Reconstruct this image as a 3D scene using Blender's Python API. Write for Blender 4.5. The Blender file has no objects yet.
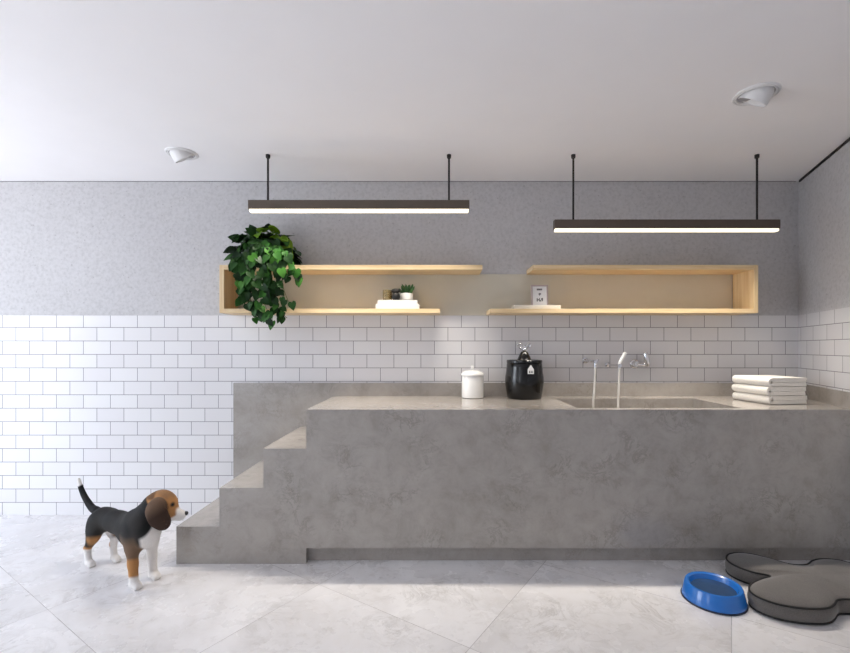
import bpy, bmesh, math, random
import numpy as np
from mathutils import Vector, Matrix

random.seed(7)
C = bpy.context.scene.collection
PI = math.pi

# ------------------------------------------------------------------ helpers
def lin(h):
    h = h.lstrip('#')
    out = []
    for i in (0, 2, 4):
        c = int(h[i:i+2], 16) / 255
        out.append(c / 12.92 if c <= .04045 else ((c + .055) / 1.055) ** 2.4)
    return (*out, 1)

class NT:
    def __init__(self, name):
        self.m = bpy.data.materials.new(name)
        self.m.use_nodes = True
        self.t = self.m.node_tree
        self.b = self.t.nodes['Principled BSDF']
    def n(self, typ, **kw):
        nd = self.t.nodes.new(typ)
        for k, v in kw.items():
            if k.startswith('i_'):
                key = k[2:]
                key = int(key) if key.isdigit() else key.replace('_', ' ')
                nd.inputs[key].default_value = v
            else:
                setattr(nd, k, v)
        return nd
    def l(self, a, b):
        self.t.links.new(a, b)
    def coord(self, which='Object'):
        return self.n('ShaderNodeTexCoord').outputs[which]
    def noise(self, vec, scale, detail=4, rough=.55, dist=0):
        nd = self.n('ShaderNodeTexNoise')
        nd.inputs['Scale'].default_value = scale
        nd.inputs['Detail'].default_value = detail
        nd.inputs['Roughness'].default_value = rough
        nd.inputs['Distortion'].default_value = dist
        self.l(vec, nd.inputs['Vector'])
        return nd.outputs['Fac']
    def ramp(self, fac, stops):
        nd = self.n('ShaderNodeValToRGB')
        el = nd.color_ramp.elements
        while len(el) < len(stops):
            el.new(.5)
        for e, (p, c) in zip(el, stops):
            e.position = p
            e.color = c if isinstance(c, tuple) else (lin(c) if isinstance(c, str) else (c, c, c, 1))
        self.l(fac, nd.inputs['Fac'])
        return nd.outputs['Color']
    def mix(self, fac, a, b, mode='MIX'):
        nd = self.n('ShaderNodeMix', data_type='RGBA', blend_type=mode)
        for s, v in ((nd.inputs[0], fac), (nd.inputs[6], a), (nd.inputs[7], b)):
            if hasattr(v, 'links') or isinstance(v, bpy.types.NodeSocket):
                self.l(v, s)
            else:
                s.default_value = v
        return nd.outputs[2]
    def bump(self, h, strength=.2, dist=.01):
        nd = self.n('ShaderNodeBump')
        nd.inputs['Strength'].default_value = strength
        nd.inputs['Distance'].default_value = dist
        self.l(h, nd.inputs['Height'])
        self.l(nd.outputs['Normal'], self.b.inputs['Normal'])
    def col(self, c):
        if isinstance(c, bpy.types.NodeSocket):
            self.l(c, self.b.inputs['Base Color'])
        else:
            self.b.inputs['Base Color'].default_value = c
        return self
    def pr(self, **kw):
        for k, v in kw.items():
            self.b.inputs[k.replace('_', ' ')].default_value = v
        return self

def simple(name, c, rough=.5, metal=0, var=.06, scale=30, bump=0, **kw):
    """procedural material: base colour with a little noise variation"""
    t = NT(name)
    base = lin(c) if isinstance(c, str) else c
    v = t.coord()
    f = t.noise(v, scale)
    dark = tuple(x * (1 - var) for x in base[:3]) + (1,)
    lite = tuple(min(1, x * (1 + var)) for x in base[:3]) + (1,)
    t.col(t.ramp(f, [(.3, dark), (.7, lite)]))
    t.pr(Roughness=rough, Metallic=metal, **kw)
    if bump:
        t.bump(t.noise(v, scale * 6, 2), bump, .002)
    return t.m

def box(bm, x0, x1, y0, y1, z0, z1, bev=0, mi=0):
    vs = [bm.verts.new((x, y, z)) for z in (z0, z1) for y in (y0, y1) for x in (x0, x1)]
    q = [(0, 2, 3, 1), (4, 5, 7, 6), (0, 1, 5, 4), (2, 6, 7, 3), (0, 4, 6, 2), (1, 3, 7, 5)]
    fs = [bm.faces.new([vs[i] for i in f]) for f in q]
    for f in fs:
        f.material_index = mi
    if bev:
        es = list({e for f in fs for e in f.edges})
        bmesh.ops.bevel(bm, geom=es, offset=bev, segments=2, affect='EDGES', profile=.6)
    return bm

def prism(bm, pts, z0, z1, bev=0, mi=0):
    a = [bm.verts.new((x, y, z0)) for x, y in pts]
    b = [bm.verts.new((x, y, z1)) for x, y in pts]
    n = len(pts)
    fs = [bm.faces.new(a[::-1]), bm.faces.new(b)]
    for i in range(n):
        fs.append(bm.faces.new((a[i], a[(i+1) % n], b[(i+1) % n], b[i])))
    for f in fs:
        f.material_index = mi
    bmesh.ops.recalc_face_normals(bm, faces=fs)
    if bev:
        es = list({e for f in fs for e in f.edges})
        bmesh.ops.bevel(bm, geom=es, offset=bev, segments=2, affect='EDGES', profile=.6)
    return bm

def lathe(bm, prof, seg=48, cx=0, cy=0, mat=None, closed=False):
    """prof: list of (r, z); optional matrix applied"""
    rings = []
    for r, z in prof:
        if r < 1e-6:
            rings.append([bm.verts.new((cx, cy, z))])
        else:
            rings.append([bm.verts.new((cx + r*math.cos(2*PI*i/seg), cy + r*math.sin(2*PI*i/seg), z)) for i in range(seg)])
    fs = []
    pairs = list(zip(rings[:-1], rings[1:])) + ([(rings[-1], rings[0])] if closed else [])
    for a, b in pairs:
        for i in range(seg):
            j = (i + 1) % seg
            if len(a) == 1 and len(b) == 1:
                continue
            if len(a) == 1:
                fs.append(bm.faces.new((a[0], b[j], b[i])))
            elif len(b) == 1:
                fs.append(bm.faces.new((a[i], a[j], b[0])))
            else:
                fs.append(bm.faces.new((a[i], a[j], b[j], b[i])))
    bmesh.ops.recalc_face_normals(bm, faces=fs)
    if mat is not None:
        vs = [v for r in rings for v in r]
        bmesh.ops.transform(bm, matrix=mat, verts=vs)
    return bm

def catmull(P, n=8, closed=False):
    P = [Vector(p) for p in P]
    out = []
    N = len(P)
    rng = range(N) if closed else range(N - 1)
    for i in rng:
        if closed:
            p0, p1, p2, p3 = P[i-1], P[i], P[(i+1) % N], P[(i+2) % N]
        else:
            p1, p2 = P[i], P[i+1]
            p0 = P[i-1] if i else p1 + (p1 - p2)
            p3 = P[i+2] if i + 2 < N else p2 + (p2 - p1)
        for k in range(n):
            t = k / n
            out.append(.5*((2*p1) + (p2-p0)*t + (2*p0-5*p1+4*p2-p3)*t*t + (3*p1-p0-3*p2+p3)*t**3))
    if not closed:
        out.append(P[-1])
    return out

def tube(bm, pts, r, seg=10, closed=False, cap=True):
    pts = [Vector(p) for p in pts]
    n = len(pts)
    rr = r if hasattr(r, '__len__') else [r]*n
    rings = []
    up = None
    for i, p in enumerate(pts):
        if closed:
            d = (pts[(i+1) % n] - pts[i-1]).normalized()
        else:
            d = (pts[min(i+1, n-1)] - pts[max(i-1, 0)]).normalized()
        if up is None:
            up = d.orthogonal().normalized()
        up = (up - d*up.dot(d)).normalized()
        s = d.cross(up)
        rings.append([bm.verts.new(p + (up*math.cos(2*PI*k/seg) + s*math.sin(2*PI*k/seg))*rr[i]) for k in range(seg)])
    fs = []
    for i in range(n if closed else n-1):
        a, b = rings[i], rings[(i+1) % n]
        for k in range(seg):
            fs.append(bm.faces.new((a[k], a[(k+1) % seg], b[(k+1) % seg], b[k])))
    if cap and not closed:
        fs.append(bm.faces.new(rings[0][::-1]))
        fs.append(bm.faces.new(rings[-1]))
    bmesh.ops.recalc_face_normals(bm, faces=fs)
    return bm

def ellipsoid(bm, c, r, u=20, v=14, rot=None):
    m = Matrix.Translation(c) @ (rot or Matrix()) @ Matrix.Diagonal((*r, 1))
    bmesh.ops.create_uvsphere(bm, u_segments=u, v_segments=v, radius=1, matrix=m)
    return bm

def obj(name, bm, mats, parent=None, smooth=None, loc=None):
    me = bpy.data.meshes.new(name)
    bm.to_mesh(me)
    bm.free()
    mats = mats if isinstance(mats, (list, tuple)) else [mats]
    for m in mats:
        me.materials.append(m)
    if smooth is not None:
        if smooth >= 180:
            for p in me.polygons:
                p.use_smooth = True
        else:
            me.shade_smooth() if False else None
            for p in me.polygons:
                p.use_smooth = True
            b2 = bmesh.new(); b2.from_mesh(me)
            for e in b2.edges:
                if len(e.link_faces) == 2 and e.calc_face_angle(0) > math.radians(smooth):
                    e.smooth = False
            b2.to_mesh(me); b2.free()
    o = bpy.data.objects.new(name, me)
    C.objects.link(o)
    if parent:
        o.parent = parent
    if loc:
        o.location = loc
    return o

def tag(o, label, cat, group=None, kind=None):
    o['label'] = label
    o['category'] = cat
    if group:
        o['group'] = group
    if kind:
        o['kind'] = kind
    return o

def thing(name, label, cat, loc=(0, 0, 0), rz=0, group=None):
    o = bpy.data.objects.new(name, None)
    o.empty_display_size = .05
    C.objects.link(o)
    o.location = loc
    o.rotation_euler = (0, 0, rz)
    return tag(o, label, cat, group)

def struct(name, bm, mats, label, cat, smooth=None, loc=None, rz=0):
    o = obj(name, bm, mats, smooth=smooth, loc=loc)
    o.rotation_euler = (0, 0, rz)
    o['kind'] = 'structure'
    o['label'] = label
    o['category'] = cat
    return o

NB = bmesh.new

# ------------------------------------------------------------------ camera
# the camera stands at the origin of the plan, looking square at the back wall
EYE = 1.24
cam_d = bpy.data.cameras.new('camera')
cam = bpy.data.objects.new('camera', cam_d)
C.objects.link(cam)
cam.location = (0, 0, EYE)
cam.rotation_euler = (PI/2, 0, 0)
cam_d.sensor_width = 36
cam_d.lens = 448 / 850 * 36
cam_d.shift_x = -10 / 850
cam_d.shift_y = 21.5 / 850
cam_d.clip_start = .02
bpy.context.scene.camera = cam

# ------------------------------------------------------------------ room constants
YB = 3.33            # tiled face of the back wall
CEIL = 2.482
XR = 2.698           # back right corner
XL = -4.6            # left wall
YF = -1.7            # wall behind the camera
TILE_TOP = 1.4816
WD = Vector((-.3456, -.9384))        # right wall runs from the corner towards the viewer
WANG = math.atan2(WD.y, WD.x)
def right_x(y):      # x of the right wall at depth y
    return XR + (y - YB) * (.3456 / .9384)

# ------------------------------------------------------------------ materials
def mat_plaster():
    t = NT('concrete plaster')
    v = t.coord()
    big = t.noise(v, 1.6, 5, .6)
    mid = t.noise(v, 44, 5, .65)
    c1 = t.ramp(big, [(.3, '#b8b7b9'), (.7, '#c4c3c5')])
    c2 = t.ramp(mid, [(.34, '#aeacad'), (.5, '#c2c0c1'), (.68, '#cccacc')])
    c = t.mix(.55, c1, c2)
    vo = t.n('ShaderNodeTexVoronoi', feature='F1', i_Scale=34.0)
    t.l(v, vo.inputs['Vector'])
    pits = t.ramp(vo.outputs['Distance'], [(.0, 1.0), (.16, .85), (.22, 0.0)])
    sel = t.ramp(t.noise(v, 17, 2), [(.52, 0.0), (.62, 1.0)])
    pm = t.mix(1.0, pits, sel, 'MULTIPLY')
    pf = t.n('ShaderNodeMath', operation='MULTIPLY', i_1=.4)
    t.l(pm, pf.inputs[0])
    c = t.mix(pf.outputs[0], c, lin('#7d7878'))
    t.col(c).pr(Roughness=.85)
    t.bump(mid, .12, .004)
    return t.m

def mat_tiles(name, sx, sz):
    t = NT(name)
    v = t.coord()
    sep = t.n('ShaderNodeSeparateXYZ'); t.l(v, sep.inputs[0])
    ax = t.n('ShaderNodeMath', operation='ADD', i_1=sx); t.l(sep.outputs['X'], ax.inputs[0])
    az = t.n('ShaderNodeMath', operation='ADD', i_1=sz); t.l(sep.outputs['Z'], az.inputs[0])
    cb = t.n('ShaderNodeCombineXYZ'); t.l(ax.outputs[0], cb.inputs['X']); t.l(az.outputs[0], cb.inputs['Y'])
    br = t.n('ShaderNodeTexBrick', offset=.5, offset_frequency=2, squash=1.0)
    br.inputs['Scale'].default_value = 1
    br.inputs['Brick Width'].default_value = .2007
    br.inputs['Row Height'].default_value = .1
    br.inputs['Mortar Size'].default_value = .0021
    br.inputs['Mortar Smooth'].default_value = .15
    br.inputs['Bias'].default_value = 0
    br.inputs['Color1'].default_value = lin('#e3e2e3')
    br.inputs['Color2'].default_value = lin('#dedcde')
    br.inputs['Mortar'].default_value = lin('#7a777c')
    t.l(cb.outputs[0], br.inputs['Vector'])
    t.col(br.outputs['Color'])
    rr = t.n('ShaderNodeMapRange'); rr.inputs['To Min'].default_value = .16; rr.inputs['To Max'].default_value = .7
    t.l(br.outputs['Fac'], rr.inputs['Value'])
    t.l(rr.outputs[0], t.b.inputs['Roughness'])
    inv = t.n('ShaderNodeMath', operation='SUBTRACT', i_0=1.0); t.l(br.outputs['Fac'], inv.inputs[1])
    wav = t.noise(v, 7, 2)
    wm = t.n('ShaderNodeMath', operation='MULTIPLY', i_1=.25); t.l(wav, wm.inputs[0])
    ad = t.n('ShaderNodeMath', operation='ADD'); t.l(inv.outputs[0], ad.inputs[0]); t.l(wm.outputs[0], ad.inputs[1])
    t.b.inputs['Specular IOR Level'].default_value = .2
    t.bump(ad.outputs[0], .25, .002)
    return t.m

def mat_floor():
    t = NT('marble floor tiles')
    v = t.coord()
    a = math.radians(56.5)
    mp = t.n('ShaderNodeMapping')
    # u along (cos a, sin a), n along (sin a, -cos a)
    sep = t.n('ShaderNodeSeparateXYZ'); t.l(v, sep.inputs[0])
    def comb(cx, cy, off):
        m1 = t.n('ShaderNodeMath', operation='MULTIPLY', i_1=cx); t.l(sep.outputs['X'], m1.inputs[0])
        m2 = t.n('ShaderNodeMath', operation='MULTIPLY_ADD', i_1=cy, i_2=off); t.l(sep.outputs['Y'], m2.inputs[0])
        ad = t.n('ShaderNodeMath', operation='ADD'); t.l(m1.outputs[0], ad.inputs[0]); t.l(m2.outputs[0], ad.inputs[1])
        return ad.outputs[0]
    u = comb(math.cos(a), math.sin(a), -.758 + .865*4)
    n = comb(math.sin(a), -math.cos(a), .902*6)
    cb = t.n('ShaderNodeCombineXYZ'); t.l(u, cb.inputs['X']); t.l(n, cb.inputs['Y'])
    br = t.n('ShaderNodeTexBrick', offset=0.0, offset_frequency=2)
    br.inputs['Scale'].default_value = 1
    br.inputs['Brick Width'].default_value = .865
    br.inputs['Row Height'].default_value = .902
    br.inputs['Mortar Size'].default_value = .0016
    br.inputs['Mortar Smooth'].default_value = .3
    br.inputs['Color1'].default_value = (.0, .0, .0, 1)
    br.inputs['Color2'].default_value = (1, 1, 1, 1)
    br.inputs['Mortar'].default_value = (.5, .5, .5, 1)
    t.l(cb.outputs[0], br.inputs['Vector'])
    # each slab shifts its own veining
    sh = t.n('ShaderNodeVectorMath', operation='SCALE'); sh.inputs['Scale'].default_value = 7.3
    t.l(br.outputs['Color'], sh.inputs[0])
    pv = t.n('ShaderNodeVectorMath', operation='ADD'); t.l(v, pv.inputs[0]); t.l(sh.outputs[0], pv.inputs[1])
    p = pv.outputs[0]
    cloud = t.ramp(t.noise(p, 2.6, 7, .62, .8), [(.3, '#d2cfcf'), (.55, '#e0dedf'), (.75, '#e8e6e7')])
    vein = t.noise(p, 5.5, 8, .68, 1.6)
    vm = t.n('ShaderNodeMath', operation='SUBTRACT', i_1=.5); t.l(vein, vm.inputs[0])
    vabs = t.n('ShaderNodeMath', operation='ABSOLUTE'); t.l(vm.outputs[0], vabs.inputs[0])
    vl = t.ramp(vabs.outputs[0], [(.0, 1.0), (.02, .45), (.06, 0.0)])
    gate = t.ramp(t.noise(p, 3.1, 3), [(.45, 0.0), (.68, 1.0)])
    vg = t.mix(1.0, vl, gate, 'MULTIPLY')
    vf = t.n('ShaderNodeMath', operation='MULTIPLY', i_1=.55); t.l(vg, vf.inputs[0])
    c = t.mix(vf.outputs[0], cloud, lin('#9d9894'))
    blot = t.ramp(t.noise(p, 14, 5, .7), [(.56, 0.0), (.72, .5)])
    c = t.mix(blot, c, lin('#b5b1ae'))
    c = t.mix(br.outputs['Fac'], c, lin('#a39f9f'))
    t.col(c)
    rg = t.ramp(t.noise(p, 4, 5, .6), [(.3, .2), (.7, .36)])
    t.l(rg, t.b.inputs['Roughness'])
    return t.m

def mat_cement():
    t = NT('grey microcement')
    v = t.coord()
    big = t.ramp(t.noise(v, 1.5, 6, .6, .2), [(.3, '#958f8a'), (.5, '#a09a95'), (.72, '#aaa49f')])
    med = t.ramp(t.noise(v, 7, 10, .72, .35), [(.32, '#86807a'), (.5, '#a09a94'), (.68, '#aea8a3')])
    c = t.mix(.55, big, med)
    st = t.noise(v, 8, 10, .75, .5)
    sm = t.n('ShaderNodeMath', operation='SUBTRACT', i_1=.5); t.l(st, sm.inputs[0])
    sa = t.n('ShaderNodeMath', operation='ABSOLUTE'); t.l(sm.outputs[0], sa.inputs[0])
    sl = t.ramp(sa.outputs[0], [(.0, 1.0), (.018, .3), (.05, 0.0)])
    gate = t.ramp(t.noise(v, 4.2, 3), [(.48, 0.0), (.64, .55)])
    g = t.mix(1.0, sl, gate, 'MULTIPLY')
    c = t.mix(g, c, lin('#6d6762'))
    t.col(c).pr(Roughness=.25, Coat_Weight=.45, Coat_Roughness=.12)
    t.bump(t.noise(v, 60, 4), .03, .002)
    return t.m

def mat_wood(axis):
    t = NT('pale pine wood')
    v = t.coord()
    mp = t.n('ShaderNodeMapping')
    sc = {'X': (1.2, 26, 26), 'Z': (26, 26, 1.2)}[axis]
    mp.inputs['Scale'].default_value = sc
    t.l(v, mp.inputs['Vector'])
    g = t.noise(mp.outputs[0], 1.6, 6, .6, .6)
    c = t.ramp(g, [(.28, '#cdae80'), (.5, '#dec499'), (.72, '#e8d2ac')])
    t.col(c).pr(Roughness=.5)
    t.bump(g, .06, .002)
    return t.m

M = {}
M['plaster'] = mat_plaster()
M['tile_back'] = mat_tiles('white subway tiles back', .0045, -.0924)
M['tile_right'] = mat_tiles('white subway tiles right', .05, -.0924)
M['floor'] = mat_floor()
M['cement'] = mat_cement()
M['wood_x'] = mat_wood('X')
M['wood_z'] = mat_wood('Z')
M['ceiling'] = simple('white ceiling paint', '#f3f1f2', .9, var=.01, scale=3)
M['paint'] = simple('off white wall paint', '#d8d6d4', .85, var=.02, scale=4)
M['gap'] = simple('black shadow gap', '#181618', .8)
M['joint'] = simple('grey ceiling joint', '#6d696b', .8)
M['frame_metal'] = simple('anthracite window metal', '#3a3b3d', .45, .3)
M['panel'] = simple('beige back panel', '#cdc7b7', .55, var=.03, scale=5)
M['bronze'] = simple('dark bronze metal', '#62574e', .45, .45, var=.04)
M['rod'] = simple('black rod metal', '#252222', .45, .4)
M['shade_disc'] = simple('spotlight shade grey', '#a3a1a3', .8)  # grey stands in for the shade between trim ring and gimbal
M['white_metal'] = simple('white enamelled metal', '#e6e5e5', .4, var=.02)
M['white_ceramic'] = simple('white glazed ceramic', '#efeeec', .18, var=.02, Coat_Weight=.3)
M['black_ceramic'] = simple('black glazed ceramic', '#070708', .2, var=.2)
M['chrome'] = simple('chrome', '#e4e4e6', .12, 1.0, var=.02)
M['hose'] = simple('white hose sleeve', '#d9d5cf', .35, .15, var=.03)
M['terry_white'] = simple('white terry towel', '#e9e5de', .95, var=.05, scale=120, bump=.5, Sheen_Weight=.3)
M['book'] = simple('white book cover', '#dedbd6', .6, var=.02)
M['pages'] = simple('book pages', '#e2dbcd', .8, var=.06, scale=200)
M['pot'] = simple('white plant pot', '#e4e3e0', .4, var=.03)
M['dark_pot'] = simple('dark plastic pot', '#2a2826', .5)
M['soil'] = simple('potting soil', '#2b211a', .95, var=.4, scale=120)
M['stem'] = simple('green vine stem', '#5c6b33', .6, var=.2)
M['succulent'] = simple('succulent leaves', '#3f6a35', .5, var=.35, scale=60)
M['black_matt'] = simple('matt black figurine', '#0a0a0a', .55, var=.2)
M['photo'] = simple('white print paper', '#e6e4e3', .6, var=.02)
M['print'] = simple('grey print ink', '#5b595c', .7)
M['mauve'] = simple('pale mauve frame', '#b5a5a3', .5, var=.03)
M['tray'] = simple('pale ivory tray', '#e2dccf', .5, var=.02)
M['blue'] = simple('glossy blue plastic', '#1d6cbf', .22, var=.05, scale=8, Coat_Weight=.25)
M['rubber'] = simple('navy rubber foot ring', '#101d36', .6)
M['water'] = simple('water in bowl', '#2f4a6e', .04, var=.1)
M['piping'] = simple('black bed piping', '#141314', .7)
def mat_fabric():
    t = NT('grey cushion fabric')
    v = t.coord()
    w = t.noise(v, 260, 2)
    b = t.noise(v, 9, 4)
    c = t.mix(.5, t.ramp(w, [(.35, '#4f4b48'), (.65, '#6b6662')]), t.ramp(b, [(.3, '#565250'), (.7, '#67625e')]))
    t.col(c).pr(Roughness=.9, Sheen_Weight=.25)
    t.bump(w, .25, .002)
    return t.m
M['fabric'] = mat_fabric()

def mat_emit(name, c, s):
    t = NT(name)
    t.col(lin('#fff6e6'))
    t.b.inputs['Emission Color'].default_value = c
    t.b.inputs['Emission Strength'].default_value = s
    return t.m
M['led'] = mat_emit('warm led diffuser', (1, .86, .62, 1), 1.5)

def mat_amber():
    t = NT('amber glass')
    v = t.coord()
    w = t.n('ShaderNodeTexWave', wave_type='BANDS', bands_direction='X', i_Scale=36.0)
    t.l(v, w.inputs['Vector'])
    t.col(t.ramp(w.outputs['Color'], [(.2, '#b99a55'), (.8, '#e9dcb4')]))
    t.pr(Roughness=.12, Transmission_Weight=.75, IOR=1.3)
    return t.m
M['amber'] = mat_amber()

def mat_leaf():
    t = NT('pothos leaves')
    at = t.n('ShaderNodeAttribute', attribute_name='leaf')
    v = t.coord()
    c = t.mix(.35, at.outputs['Color'], t.ramp(t.noise(v, 60, 3), [(.3, '#1c3a14'), (.7, '#5a7d35')]), 'SOFT_LIGHT')
    t.col(c).pr(Roughness=.45, Specular_IOR_Level=.16)
    t.b.inputs['Subsurface Weight'].default_value = 0
    return t.m
M['leaf'] = mat_leaf()

def mat_fur():
    t = NT('beagle coat')
    at = t.n('ShaderNodeAttribute', attribute_name='coat')
    v = t.coord()
    mp = t.n('ShaderNodeMapping'); mp.inputs['Scale'].default_value = (60, 160, 90)
    t.l(v, mp.inputs['Vector'])
    f = t.noise(mp.outputs[0], 3, 4, .6)
    sh = t.ramp(f, [(.25, .78), (.75, 1.0)])
    t.col(t.mix(1.0, at.outputs['Color'], sh, 'MULTIPLY')).pr(Roughness=.75, Specular_IOR_Level=.25)
    t.bump(f, .35, .003)
    return t.m
M['fur'] = mat_fur()
M['nose'] = simple('dog nose', '#1b1817', .35)
M['eye'] = simple('dog eye', '#140c08', .08)

# ------------------------------------------------------------------ room shell
bm = NB(); box(bm, XL-.15, 3.0, YF-.15, YB+.15, -.1, 0)
struct('floor', bm, M['floor'], 'pale grey marble floor laid in large diagonal tiles', 'floor')
bm = NB(); box(bm, XL-.15, 3.0, YF-.15, YB+.15, CEIL, CEIL+.1)
struct('ceiling', bm, M['ceiling'], 'plain white ceiling over the whole room', 'ceiling')

bm = NB()
box(bm, XL-.15, 3.0, YB+.006, YB+.14, 0, CEIL, mi=0)
box(bm, XL, XR+.004, YB, YB+.006, 0, TILE_TOP, mi=1)
struct('wall_back', bm, [M['plaster'], M['tile_back']], 'back wall with white subway tiles below grey plaster', 'wall')

bm = NB()
L_R = (YB - YF) / .9384 + .1
box(bm, -.02, L_R, .006, .12, 0, CEIL, mi=0)
box(bm, .0, L_R, 0, .006, 0, TILE_TOP, mi=1)
struct('wall_right', bm, [M['plaster'], M['tile_right']], 'right side wall with white tiles below pale plaster', 'wall', loc=(XR, YB, 0), rz=WANG)
bm = NB()
box(bm, .02, L_R, -.002, .0065, CEIL-.016, CEIL-.001)
struct('trim_1', bm, M['gap'], 'black shadow gap strip between right wall and ceiling', 'trim', loc=(XR, YB, 0), rz=WANG)

bm = NB(); box(bm, XL, XR-.01, YB+.004, YB+.007, CEIL-.004, CEIL-.0005)
struct('trim_2', bm, M['joint'], 'thin dark joint between back wall and ceiling', 'trim')

def wall_with_hole(name, axis, pos, thick, a0, a1, h0, h1, z0, z1, mat, label):
    """wall in plane axis=pos, spanning a0..a1, with a hole h0..h1 x z0..z1"""
    bm = NB()
    def b(s0, s1, za, zb):
        if s1 - s0 < 1e-4 or zb - za < 1e-4:
            return
        if axis == 'X':
            box(bm, pos, pos+thick, s0, s1, za, zb)
        else:
            box(bm, s0, s1, pos, pos+thick, za, zb)
    b(a0, h0, 0, CEIL); b(h1, a1, 0, CEIL); b(h0, h1, 0, z0); b(h0, h1, z1, CEIL)
    return struct(name, bm, mat, label, 'wall')

# garden door in the left wall lets in daylight; unseen window behind the viewer added for frontal fill
D0, D1, DT = .6, 2.35, 2.3
wall_with_hole('wall_left', 'X', XL-.12, .12, YF-.12, YB, D0, D1, 0, DT, M['paint'], 'left wall with the open garden doorway')
W0, W1, WZ0, WZ1 = -3.9, -3.2, .5, 2.2
wall_with_hole('wall_front', 'Y', YF-.12, .12, XL-.12, .9, W0, W1, WZ0, WZ1, M['paint'], 'front wall with the added fill window behind the viewer')

def frame_bm(axis, pos, a0, a1, z0, z1, w, mull):
    bm = NB()
    def b(s0, s1, za, zb):
        if axis == 'X':
            box(bm, pos, pos+.05, s0, s1, za, zb)
        else:
            box(bm, s0, s1, pos, pos+.05, za, zb)
    b(a0, a0+w, z0, z1); b(a1-w, a1, z0, z1)
    b(a0+w, a1-w, z1-w, z1); b(a0+w, a1-w, z0, z0+w)
    for m in mull:
        b(m-w/2, m+w/2, z0+w, z1-w)
    return bm
struct('door_1', frame_bm('X', XL-.09, D0, D1, 0, DT, .04, []), M['frame_metal'], 'dark metal frame of the garden doorway', 'door')
struct('fill_window_1', frame_bm('Y', YF-.09, W0, W1, WZ0, WZ1, .05, []), M['frame_metal'], 'dark metal frame of the added unseen fill window', 'window')

# ------------------------------------------------------------------ wash counter with steps
YC = 2.573           # front face
XS = [-1.4855, -1.2385, -.9865, -.7395]
ZS = [.2145, .436, .6625]
ZT = .886
wc = thing('wash_counter', 'long grey microcement washing counter with steps up its left end', 'counter')
for i in range(3):
    bm = NB(); box(bm, XS[i], XS[i+1], YC, YB-.022, 0, ZS[i])
    obj('step', bm, M['cement'], wc)
# sink opening
SX0, SX1, SY0, SY1, SD = .84, 1.81, 2.645, 3.14, .42
bm = NB()
ye = YB - .022
rx = lambda y: right_x(y) - .004
def slab(poly, z0, z1):
    prism(bm, poly, z0, z1)
zt0 = ZT - .04
slab([(XS[3], YC), (SX0, YC), (SX0, ye), (XS[3], ye)], zt0, ZT)
slab([(SX0, YC), (SX1, YC), (SX1, SY0), (SX0, SY0)], zt0, ZT)
slab([(SX0, SY1), (SX1, SY1), (SX1, ye), (SX0, ye)], zt0, ZT)
slab([(SX1, YC), (rx(YC), YC), (rx(ye), ye), (SX1, ye)], zt0, ZT)
bmesh.ops.remove_doubles(bm, verts=bm.verts, dist=1e-5)
obj('countertop', bm, M['cement'], wc)
bm = NB()
prism(bm, [(XS[3], YC), (rx(YC), YC), (rx(YC+.04), YC+.04), (XS[3], YC+.04)], .09, zt0)
obj('front_panel', bm, M['cement'], wc)
bm = NB()
prism(bm, [(XS[3], YC+.045), (rx(YC+.045), YC+.045), (rx(YC+.07), YC+.07), (XS[3], YC+.07)], 0, .09)
obj('plinth', bm, M['cement'], wc)
bm = NB()     # basin: inner walls and sloping bottom
zb = ZT - SD
w = .02
box(bm, SX0-w, SX0, SY0-.02, SY1+w, zb-.02, zt0)
box(bm, SX1, SX1+w, SY0-.02, SY1+w, zb-.02, zt0)
box(bm, SX0, SX1, SY1, SY1+w, zb-.02, zt0)
box(bm, SX0, SX1, SY0-.018, SY0, zb-.02, zt0)
box(bm, SX0, SX1, SY0, SY1, zb-.02, zb)
bs = obj('basin', bm, M['cement'], wc)
bm = NB(); lathe(bm, [(0, .004), (.035, .004), (.04, 0), (0, 0)], 32)
dr = obj('drain', bm, M['chrome'], bs, 40, (1.5, 2.9, zb))
bm = NB(); box(bm, -1.489, XS[3], YB-.022, YB-.001, 0, .981)
obj('backsplash', bm, M['cement'], wc)
bm = NB(); box(bm, XS[3], XR-.006, YB-.022, YB-.001, ZT-.04, .981)
obj('backsplash', bm, M['cement'], wc)
bm = NB()
def wp(s, o):      # a point on the right wall: s along it from the corner, o off it into the room
    return (XR + WD.x*s + WD.y*o, YB + WD.y*s - WD.x*o)
s_end = (YB - YC)/.9384
prism(bm, [wp(.02, .002), wp(s_end, .002), wp(s_end-.006, .022), wp(.03, .022)], ZT-.002, .981)
obj('backsplash', bm, M['cement'], wc)

# ------------------------------------------------------------------ wall shelves
YSF = 3.10
YSB = YB - .003
ZU0, ZU1, ZL0, ZL1 = 1.783, 1.815, 1.4825, 1.512
bm = NB(); box(bm, -1.46, 2.2, YB-.009, YB+.0055, ZL1-.03, ZU0+.004)
tag(obj('back_panel', bm, M['panel']), 'long beige panel on the wall behind both wooden shelves', 'panel')
def shelf(label, xs0, xs1, xt0, xt1, xb0, xb1):
    s = thing('wall_shelf', label, 'shelf', (xs0, YSF, ZL0), group='open pine shelves above the tiles')
    def p(name, x0, x1, z0, z1, m):
        b = NB(); box(b, x0-xs0, x1-xs0, 0, YB-.010-YSF, z0-ZL0, z1-ZL0, .0012)
        return obj(name, b, m, s)
    p('side_panel', xs0, xs1, ZL0, ZU1, M['wood_z'])
    p('top_board', xt0, xt1, ZU0, ZU1, M['wood_x'])
    p('bottom_board', xb0, xb1, ZL0, ZL1, M['wood_x'])
    return s
px = lambda x, y: (x-435)/448*y
shelf('left pine wall shelf, closed at its left end, with the trailing plant', px(219.3, YSF), px(224, YSF), px(224, YSF), px(482.5, YSF), px(224, YSF), px(440, YSF))
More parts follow.
